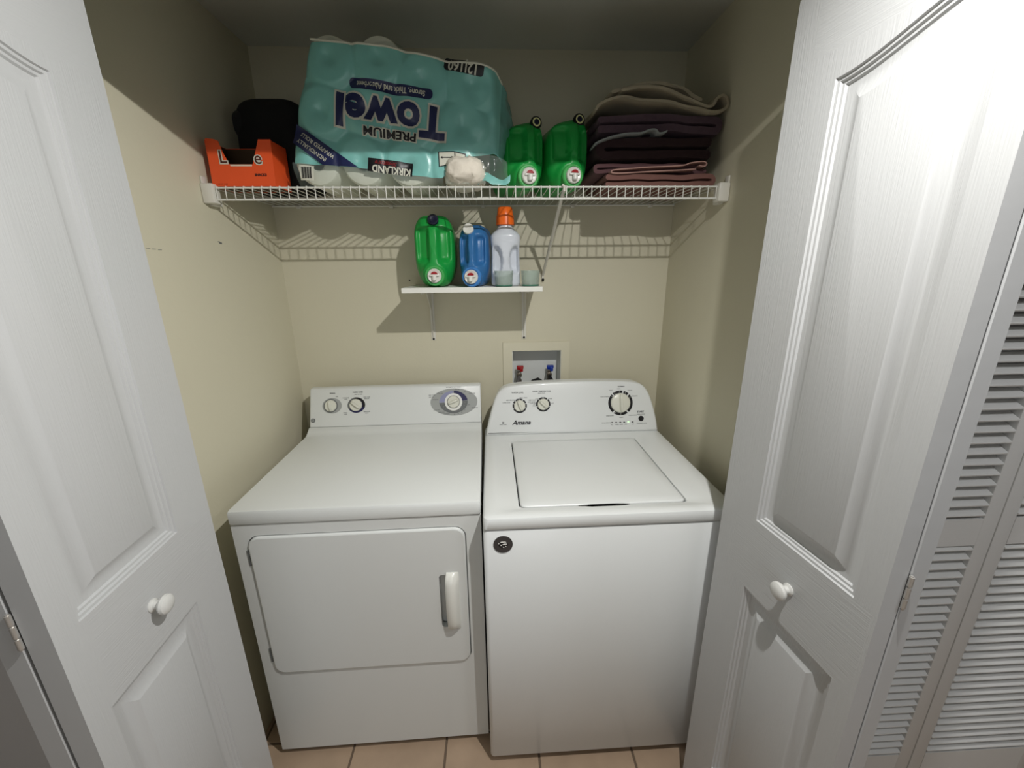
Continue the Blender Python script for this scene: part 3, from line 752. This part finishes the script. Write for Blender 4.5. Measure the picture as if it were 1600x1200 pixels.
# two little measuring cups
for x, lab in ((.872, 'small translucent measuring cup standing before the orange-capped bottle'), (.9655, 'small translucent measuring cup at the shelf end beside the orange-capped bottle')):
    t = thing('measuring_cup', lab, 'cup', (x, -.243, BZ), 0, 'measuring cups on the small shelf')
    bm = N(); n = 40
    pr_ = [(.0300, .004), (.0335, .052), (.0340, .0535), (.0325, .0535), (.0315, .050), (.0285, .006)]
    loft(bm, [[(r*cos(2*pi*i/n), r*sin(2*pi*i/n), z) for i in range(n)] for r, z in pr_], False, False); done('cup_wall', bm, M['cup'], t, 40)
    bm = N(); lathe(bm, [(.0285, .0004), (.0302, .002), (.0302, .0065), (.0280, .0070)], (0, 0, 0), (0, 0, 1), 40); done('cup_base', bm, M['cupbase'], t)

# ---------------------------------------------------------------- orange box and dark fleece
obx = thing('cardboard_box', 'orange cardboard display box with a cut-out front on the wire shelf', 'box', (.024, -.383, SZ), 0)
bw, bd, bh = .180, .100, .122
notch = [(.150, bh), (.124, .058), (.058, .058), (.047, .085), (.038, bh-.004), (.028, bh)]
bm = N(); front = [(0, 0), (bw, 0), (bw+.004, bh)]+notch+[(.004, bh+.003)]
plate(bm, front, [], 0, .002); fr = done('front_panel', bm, M['card'], obx)
bm = N(); loft(bm, [[(x, .002, z) for x, z in [(.060, .0575), (.122, .0575), (.121, .053), (.061, .053)]], [(x, -.0006, z) for x, z in [(.060, .0575), (.122, .0575), (.121, .053), (.061, .053)]]]); done('cut_edge', bm, M['cardwhite'], fr)
bm = N()
box(bm, bw-.002, bw, .002, bd, 0, .122, mi=0); box(bm, 0, .002, .002, bd, 0, .122, mi=0); box(bm, 0, bw, bd-.002, bd, 0, .122, mi=0); box(bm, .002, bw-.002, .002, bd-.002, 0.0005, .002, mi=1)
box(bm, .0022, .0030, .003, bd-.003, .002, .120, mi=1); box(bm, bw-.0030, bw-.0022, .003, bd-.003, .002, .120, mi=1); box(bm, .003, bw-.003, bd-.0035, bd-.0025, .002, .120, mi=1); box(bm, .003, bw-.003, .0025, .0033, .002, .05, mi=1)
done('box_sides', bm, [M['card'], M['cardin']], obx)
bm = N(); FP2 = Plane((0, 0, 0), (1, 0, 0), (0, 0, 1))
FP2.text(bm, 'L', .043, .075, .046, c=.0006, off=.0032, mi=1); FP2.text(bm, 'L', .043, .075, .046, c=.0010, off=.0003, mi=0)
FP2.text(bm, 'e', .141, .073, .046, c=.0006, off=.0032, mi=1); FP2.text(bm, 'e', .141, .073, .046, c=.0010, off=.0003, mi=0)
FP2.text(bm, 'SNACKS', .142, .030, .009, c=.0006, off=.0006, mi=0); FP2.text(bm, 'NET WT 14 OZ', .030, .006, .004, c=.0006, mi=0)
done('box_print', bm, [M['darkprint'], M['cream']], obx, norm=False)

def blobby(name, x0, x1, y0, y1, z0, z1, m, e=3.0, amp=.01, sc=14, nu=56, nv=32, parent=None, seed=0, fine=0):
    bm = N(); rings = []; cx, cy, cz = (x0+x1)/2, (y0+y1)/2, (z0+z1)/2
    for k in range(1, nv):
        ph = -pi/2+pi*k/nv; R = []
        for i in range(nu):
            th = 2*pi*i/nu; f = lambda v: (abs(v)**(2/e))*(1 if v >= 0 else -1)
            p = Vector((f(cos(ph))*f(cos(th)), f(cos(ph))*f(sin(th)), f(sin(ph))))
            q = Vector((cx+p.x*(x1-x0)/2, cy+p.y*(y1-y0)/2, cz+p.z*(z1-z0)/2))
            nn = noise.noise_vector(q*sc+Vector((seed, 0, 0)))*amp
            if fine: nn += noise.noise_vector(q*sc*4)*fine
            q += nn; q.z = max(q.z, z0+.0005)
            R.append(q)
        rings.append(R)
    loft(bm, rings); return done(name, bm, m, parent, 80)
fl = thing('fleece_blanket', 'black fleece blanket bundled behind the orange cardboard box', 'blanket', (0, 0, 0))
blobby('blanket_folds', .030, .250, -.262, -.03, SZ+.001, 2.080, M['bag'], 4.2, .003, 10, parent=fl)
blobby('knit_patch', .0265, .095, -.258, -.04, 1.955, 2.050, M['baggrey'], 3.0, .003, 10, parent=fl)

# ---------------------------------------------------------------- bulk paper-towel pack
pk = thing('paper_towel_pack', 'large teal wrapped pack of paper towels standing upside down on the wire shelf', 'paper towel pack', (0, 0, 0))
PY = -.372
ROLLS = []
for k in range(3):
    for i in range(4):
        squash = (1, 1, .84, .80)[i]
        x = .322+.1355*i+.036*k*(1-.25*(i > 1)); z = SZ+.066*squash+.001+k*(.128*squash+.0005)
        ROLLS.append((x, z, .0635, .0635*squash, i, k))
def surf_y(x, z):
    y = PY
    best = min(sqrt((x-a)**2+((z-b))**2) for a, b, *_ in ROLLS)
    y += .010*math.exp(-(best/.020)**2)+.012*sstep(.055, .085, best)
    nn = noise.noise(Vector((x*9, z*9, 3.1)))*.008+noise.noise(Vector((x*26, z*26, 1.7)))*.0028
    y += nn*(.45+1.2*sstep(.65, .85, x))
    y += .05*sstep(.835, .885, x)**1.5
    return y-.012
def top_z(x): 
    P = [(.351, 2.157), (.45, 2.152), (.551, 2.145), (.722, 2.112), (.80, 2.104), (.855, 2.092), (.90, 2.05)]
    return lerp(P, x)
def lerp(P, x):
    if x <= P[0][0]: return P[0][1]
    for (a, b), (c, d) in zip(P, P[1:]):
        if x <= c: return b+(d-b)*(x-a)/(c-a)
    return P[-1][1]
def bot_z(x): return lerp([(.262, 1.860), (.448, 1.846), (.600, 1.826), (.688, 1.818), (.720, 1.838), (.760, 1.872), (.80, 1.880), (.845, 1.886), (.90, 1.86)], x)
bm = N(); nu, nv = 110, 74; grid = []
for j in range(nv+1):
    v = j/nv; row = []
    for i in range(nu+1):
        u = i/nu
        xb = .262+(.858-.262)*u; xt = .351+(.872-.351)*u
        x = xb+(xt-xb)*v-.012*sin(pi*v)*(1-u)**3
        zb = bot_z(xb); zt = top_z(xt)
        z = zb+(zt-zb)*v
        row.append(Vector((x, surf_y(x, z)+.016*(1-u)**18*1.0, z)))
    grid.append(row)
# side return on the right and left, and folded-over bands at the top
ns = 26
for j, row in enumerate(grid):
    v = j/nv; p = row[-1].copy(); side = []
    for k in range(1, ns+1):
        t = k/ns
        bulge = .036*sin(pi*min(1, t*1.15))*(.35+.65*sin(pi*min(1, max(0, v*1.05))))
        q = Vector((p.x+.035*t*v+bulge, p.y+.22*t, p.z-.03*t*(v > .8)))
        q += noise.noise_vector(q*28)*.007+noise.noise_vector(q*11)*.010
        side.append(q)
    p = row[0]; left = []
    for k in range(ns, 0, -1):
        t = k/ns; left.append(Vector((p.x+.01*sin(pi*t), p.y+.004+.26*t, p.z))+noise.noise_vector(p*11+Vector((0, t*3, 0)))*.004)
    grid[j] = left+row+side
vs = [[bm.verts.new(p) for p in r] for r in grid]
for a, b in zip(vs, vs[1:]):
    for i in range(len(a)-1):
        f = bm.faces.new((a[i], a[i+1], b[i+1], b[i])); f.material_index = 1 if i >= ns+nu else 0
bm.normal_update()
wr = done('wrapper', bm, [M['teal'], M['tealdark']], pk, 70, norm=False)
# white hem along the top edge of the printed film
bm = N(); pts = []
for i in range(60):
    u = i/59; x = .356+(.872-.356)*u; z = top_z(x); pts.append((x, surf_y(x, z)-.001, z+.001))
tube(bm, pts, .0030, 6); done('film_hem', bm, M['cream'], pk)
# clear film over the roll ends, below and above
def film_patch(fn, nu, nv, name, m):
    bm = N(); vs = [[bm.verts.new(fn(i/nu, j/nv)) for i in range(nu+1)] for j in range(nv+1)]
    for a, b in zip(vs, vs[1:]):
        for i in range(nu): bm.faces.new((a[i], a[i+1], b[i+1], b[i]))
    return done(name, bm, m, pk, 80, norm=False)
def f_bottom(u, v):
    x = .262+.43*u; z = SZ+.002+(bot_z(x)-SZ-.002)*v
    q = Vector((x, surf_y(x, z)-.001+.02*(1-v)**3, z)); return q+noise.noise_vector(q*30)*.0015
film_patch(f_bottom, 60, 10, 'clear_film', M['film'])
def f_top(u, v):
    x = .353+.50*u; z = top_z(x)+.004*sin(pi*v)
    hump = .030*max(0, sin(pi*min(1, max(0, (u-.02)/.16))))+.032*max(0, sin(pi*min(1, max(0, (u-.26)/.30))))
    q = Vector((x, surf_y(x, top_z(x))+.002+.19*v, z+.002+hump*min(1, v*5)*(1-.3*v))); return q+noise.noise_vector(q*24)*.004
film_patch(f_top, 60, 16, 'clear_film', M['film'])
def f_tail(u, v):
    # slack film trailing from the torn corner down to the shelf
    a = Vector((.700+.085*u, PY-.012-.010*sin(pi*u), 1.845+.042*u)); b = Vector((.700+.190*u, PY-.020-.012*sin(pi*u)+.03*u, SZ+.004))
    q = a.lerp(b, v); q.z += .05*sin(pi*v)*max(0, u-.4)*(.9); q.x += .035*sin(pi*v)*u
    return q+noise.noise_vector(q*35)*.006*(.2+u)*Vector((1, 1, 0)).length/1.4
film_patch(lambda u, v: (lambda q: Vector((q.x, q.y, max(q.z, SZ+.0015))))(f_tail(u, v)), 36, 24, 'torn_film', M['film'])
def f_scrap(u, v):
    q = Vector((.795+.095*u, PY-.004-.02*sin(pi*u), SZ+.004+.030*v*(1-.4*u)+.008*sin(7*u))); q += noise.noise_vector(q*45)*.006; q.z = max(q.z, SZ+.0015); return q
film_patch(f_scrap, 24, 8, 'torn_film', M['teal'])
# printing
def print_on(name, items):
    """items: (bmesh in its own plane, x, z, angle, lift, material)"""
    bm = N(); mats = []
    for b, x, z, ang, lift, mt in items:
        if mt not in mats: mats.append(mt)
        bmesh.ops.triangulate(b, faces=b.faces[:])
        for _ in range(7):
            ed = [e for e in b.edges if e.calc_length() > .008]
            if not ed: break
            bmesh.ops.subdivide_edges(b, edges=ed, cuts=1)
            bmesh.ops.triangulate(b, faces=b.faces[:])
        ca, sa = cos(radians(ang)), sin(radians(ang))
        for v in b.verts:
            px, pz = x+v.co.x*ca-v.co.y*sa, z+v.co.x*sa+v.co.y*ca
            v.co = Vector((px, surf_y(px, pz)-lift, pz))
        merge(bm, b, mats.index(mt))
    return done(name, bm, [M[q] for q in mats], wr, 80, norm=False)
def poly_bm(P):
    b = N(); b.faces.new([b.verts.new((x, y, 0)) for x, y in P]); return b
def pill(w, h, r, n=8): return poly_bm(rrect(-w/2, w/2, -h/2, h/2, r, n))
A = 180-7.5
print_on('wordmark', [
    (text_bm('Towel', .112, off=.0098, xs=1.02, res=4, space=1.06), .553, 1.982, A, .0018, 'cream'),
    (text_bm('Towel', .112, off=.0045, xs=1.02, res=4, space=1.06), .553, 1.982, A, .0032, 'inkblue'),
    (text_bm('PREMIUM', .030, off=.0035, xs=1.22, res=3), .547, 1.934, A, .0022, 'cream'),
    (text_bm('PREMIUM', .030, off=.0009, xs=1.22, res=3), .547, 1.934, A, .0030, 'inkblack')])
print_on('slogan_banner', [(pill(.232, .027, .012), .560, 2.047, A, .0014, 'inkblue'), (text_bm('Strong, Thick and Absorbent', .0208, off=.0004, xs=.78), .560, 2.047, A, .0022, 'cream')])
print_on('maker_label', [(poly_bm([(-.064, -.018), (.064, -.018), (.064, .018), (-.064, .018)]), .540, 1.8475, A+1, .0014, 'inkblack'),
    (text_bm('KIRKLAND', .0275, off=.0009, xs=.83), .543, 1.8395, A+1, .0022, 'cream'), (text_bm('Signature', .0165, shear=.4, off=.0003), .530, 1.8565, A+1, .0022, 'inkred')])
print_on('count_label', [(pill(.112, .030, .008), .766, 2.0985, A-4, .0016, 'inkblack'), (text_bm('12|160', .034, off=.0008, xs=.92), .764, 2.0985, A-4, .0024, 'cream')])
def band(P, cx, cz): return poly_bm([(x-cx, z-cz) for x, z in P])
BP = [(.2845, 1.960), (.2700, 1.911), (.346, 1.8535), (.448, 1.8470)]
print_on('corner_band', [(band(BP, 0, 0), 0, 0, 0, .0016, 'inkblue'), (text_bm('INDIVIDUALLY', .0150, off=.0002, xs=.9), .3225, 1.8915, 180-36, .0030, 'cream'), (text_bm('WRAPPED ROLLS', .0150, off=.0002, xs=.9), .3390, 1.9035, 180-36, .0030, 'cream')])
pict = [(band([(-.030, .018), (-.030, -.022), (.018, -.014), (.052, -.004), (.050, .012), (.016, .018)], 0, 0), .712, 1.870, 0, .0016, 'inkblack'),
        (band([(-.0275, .0155), (-.0275, -.020), (.0165, -.0115), (.0165, .0155)], 0, 0), .712, 1.870, 0, .0022, 'cream'), (band([(.020, -.010), (.048, -.0025), (.047, .009), (.020, .0145)], 0, 0), .712, 1.870, 0, .0022, 'cream'),
        (band([(-.024, .0065), (-.018, .010), (-.018, .0078), (.008, .0078), (.008, .010), (.014, .0065), (.008, .003), (.008, .0052), (-.018, .0052), (-.018, .003)], 0, 0), .712, 1.866, 0, .0028, 'inkblack')]
print_on('pictogram', pict)
print_on('barcode', [(poly_bm([(-.020, -.020), (.020, -.020), (.020, .020), (-.020, .020)]), .299, 1.832, -3, .0016, 'cream')]+[(poly_bm([(-.0006-.0004*(k % 3), -.014), (.0006, -.014), (.0006, .016), (-.0006-.0004*(k % 3), .016)]), .285+.0024*k, 1.832, -3, .0022, 'inkblack') for k in range(12)])
# the rolls: fronts flush behind the film
proto = None
for k_, (x, z, rx, rz_, i, k) in enumerate(ROLLS):
    if proto is None:
        bm = N(); n = 40
        pr_ = [(.020, .10), (.020, .004), (.024, .0005), (.050, 0), (.059, .003), (.0635, .011), (.0635, .249), (.059, .257), (.050, .26), (.024, .2595), (.020, .256), (.020, .15)]
        loft(bm, [[(r*cos(2*pi*a/n), y, r*sin(2*pi*a/n)) for a in range(n)] for r, y in pr_], True, True)
        proto = done('paper_towel_roll', bm, M['paperw'], None, 40); o = proto
    else:
        o = proto.copy(); C.objects.link(o)
    o.location = (x, PY+.012, z); o.scale = (1, 1, rz_/.0635)
    low = {0: 'white wrapped paper roll beside the barcode at the foot of the teal pack', 1: 'white wrapped paper roll under the corner band at the foot of the teal pack', 2: 'white wrapped paper roll under the maker label at the foot of the teal pack'}
    if k == 0 and i < 3: tag(o, low[i], 'paper roll', 'paper rolls in the pack')
    elif k == 2 and i == 0: tag(o, 'white wrapped paper roll poking from the highest corner of the teal pack', 'paper roll', 'paper rolls in the pack')
    elif k == 2 and i == 1: tag(o, 'rounded white roll end rising above the middle of the pack top', 'paper roll', 'paper rolls in the pack')
    elif k == 0 and i == 3:
        bpy.data.objects.remove(o); continue
    else: bpy.data.objects.remove(o)          # wholly behind the printed film
# the crumpled roll at the tear
lr = thing('paper_towel_roll', 'crumpled bare white paper roll showing at the torn corner of the teal pack', 'paper roll', (0, 0, 0))
blobby('rolled_paper', .696, .816, PY-.050, PY+.15, SZ+.001, SZ+.080, M['paper'], 3.2, .008, 34, parent=lr, fine=.005)

# ---------------------------------------------------------------- folded towels
def ribbon(name, path, th, y0, y1, m, parent=None, amp=.004, ny=22, seed=0, yamp=.010):
    """a folded cloth seen end-on: path of (x, z) points thickened and run back along y"""
    P = [Vector((x, z)) for x, z in path]
    # smooth
    Q = []
    n = len(P)
    for i in range(n-1):
        p0, p1, p2, p3 = P[max(i-1, 0)], P[i], P[i+1], P[min(i+2, n-1)]
        for j in range(6):
            t = j/6; Q.append(.5*((2*p1)+(-p0+p2)*t+(2*p0-5*p1+4*p2-p3)*t*t+(-p0+3*p1-3*p2+p3)*t**3))
    Q.append(P[-1])
    L, R = [], []
    for i, q in enumerate(Q):
        d = (Q[min(i+1, len(Q)-1)]-Q[max(i-1, 0)]).normalized(); nn = Vector((-d.y, d.x))
        e = 1 if 0 < i < len(Q)-1 else .45
        L.append(q+nn*th/2*e); R.append(q-nn*th/2*e)
    loop = L+R[::-1]; bm = N(); rings = []
    for k in range(ny+1):
        t = k/ny; y = y0+(y1-y0)*t; rg = []
        sq = 1-.25*(1-min(1, t*12))-.25*(1-min(1, (1-t)*12))
        c = [(a+b)/2 for a, b in zip(L, R)]; c = c+c[::-1]
        for p, cc in zip(loop, c):
            p = cc+(p-cc)*sq
            v = Vector((p.x, y, p.y)); w_ = noise.noise_vector(Vector((v.x*14+seed, v.y*10, v.z*18)))
            v += Vector((w_.x*amp, w_.y*yamp*(1-t), w_.z*amp)); v.z = max(v.z, SZ+.001)
            rg.append(v)
        rings.append(rg)
    loft(bm, rings); return done(name, bm, m, parent, 70)
def fold_path(x0, x1, z0, layers, pitch, sag=0, open_right=False):
    P = []; xs_ = 9
    for L in range(layers):
        z = z0+pitch*(L+.5); row = []
        for i in range(xs_):
            t = i/(xs_-1); row.append((x0+pitch*.5+(x1-x0-pitch)*t, z+sag*sin(pi*t)))
        if (L % 2 == 0) == open_right: row = row[::-1]
        P += row
        if L < layers-1:
            xe, ze = row[-1]; s_ = 1 if xe > (x0+x1)/2 else -1; P.append((xe+s_*pitch*.45, z+pitch*.5))
    return P
TX = [
 ('rose-brown folded bath towel at the bottom of the towel stack', 't_brown', fold_path(1.182, 1.530, SZ+.002, 2, .0200), .0185, -.345, -.05),
 ('plum-brown folded towel with a pale pink hem, second lowest of the stack', 't_plum', fold_path(1.160, 1.522, SZ+.044, 2, .0155, 0, True), .0145, -.325, -.05),
 ('near-black maroon folded towel in the middle of the towel stack', 't_dark', fold_path(1.168, 1.535, SZ+.078, 2, .0340, .002, True), .032, -.335, -.05),
 ('plum-grey folded towel under the beige throw', 't_purple', fold_path(1.146, 1.540, SZ+.149, 2, .0270, .008, False), .0255, -.330, -.05)]
for i, (lab, mk, path, th, y0, y1) in enumerate(TX):
    t = thing('folded_towel', lab, 'towel', (0, 0, 0), 0, 'towels folded on the wire shelf')
    ribbon('towel_layers', path, th, y0, y1, M[mk], t, .004, seed=i*7)
    if i == 1:
        hem = [(1.478, SZ+.062), (1.495, SZ+.060), (1.502, SZ+.067), (1.490, SZ+.073), (1.45, SZ+.069), (1.42, SZ+.062), (1.30, SZ+.056), (1.22, SZ+.051), (1.205, SZ+.045), (1.22, SZ+.041), (1.30, SZ+.044), (1.40, SZ+.049), (1.47, SZ+.052)]
        ribbon('hem', hem, .004, -.352, -.32, M['t_pink'], t, .001, ny=4, yamp=.002)
t = thing('washcloth', 'thin grey cloth wedged between the plum and maroon towels', 'cloth', (0, 0, 0))
ribbon('cloth_fold', [(1.150, SZ+.120), (1.165, SZ+.128), (1.20, SZ+.140), (1.25, SZ+.150), (1.29, SZ+.152), (1.315, SZ+.160), (1.335, SZ+.160), (1.345, SZ+.151), (1.36, SZ+.152), (1.37, SZ+.157)], .006, -.352, -.28, M['t_grey'], t, .002, ny=6, yamp=.003)
th_ = thing('throw_blanket', 'beige rumpled throw with a rolled end lying on top of the towel stack', 'blanket', (0, 0, 0))
Z0 = SZ+.216
ribbon('throw_layer', [(1.150, Z0+.000), (1.165, Z0+.018), (1.21, Z0+.030), (1.27, Z0+.028), (1.33, Z0+.022), (1.39, Z0+.018), (1.45, Z0+.006), (1.51, Z0-.006), (1.535, Z0-.004), (1.549, Z0+.010), (1.547, Z0+.028), (1.534, Z0+.036), (1.520, Z0+.030), (1.512, Z0+.018), (1.500, Z0+.010), (1.47, Z0+.014), (1.42, Z0+.034), (1.38, Z0+.046), (1.33, Z0+.056), (1.27, Z0+.058), (1.22, Z0+.050)], .010, -.340, -.06, M['t_beige'], th_, .006, seed=3)
ribbon('throw_layer', [(1.20, Z0+.052), (1.24, Z0+.060), (1.30, Z0+.072), (1.36, Z0+.076), (1.41, Z0+.064), (1.45, Z0+.042), (1.48, Z0+.030)], .012, -.320, -.07, M['t_beige'], th_, .006, seed=9)
ribbon('throw_layer', [(1.40, Z0+.078), (1.43, Z0+.092), (1.46, Z0+.086), (1.50, Z0+.062), (1.53, Z0+.048)], .020, -.20, -.05, M['t_beige'], th_, .006, seed=19)
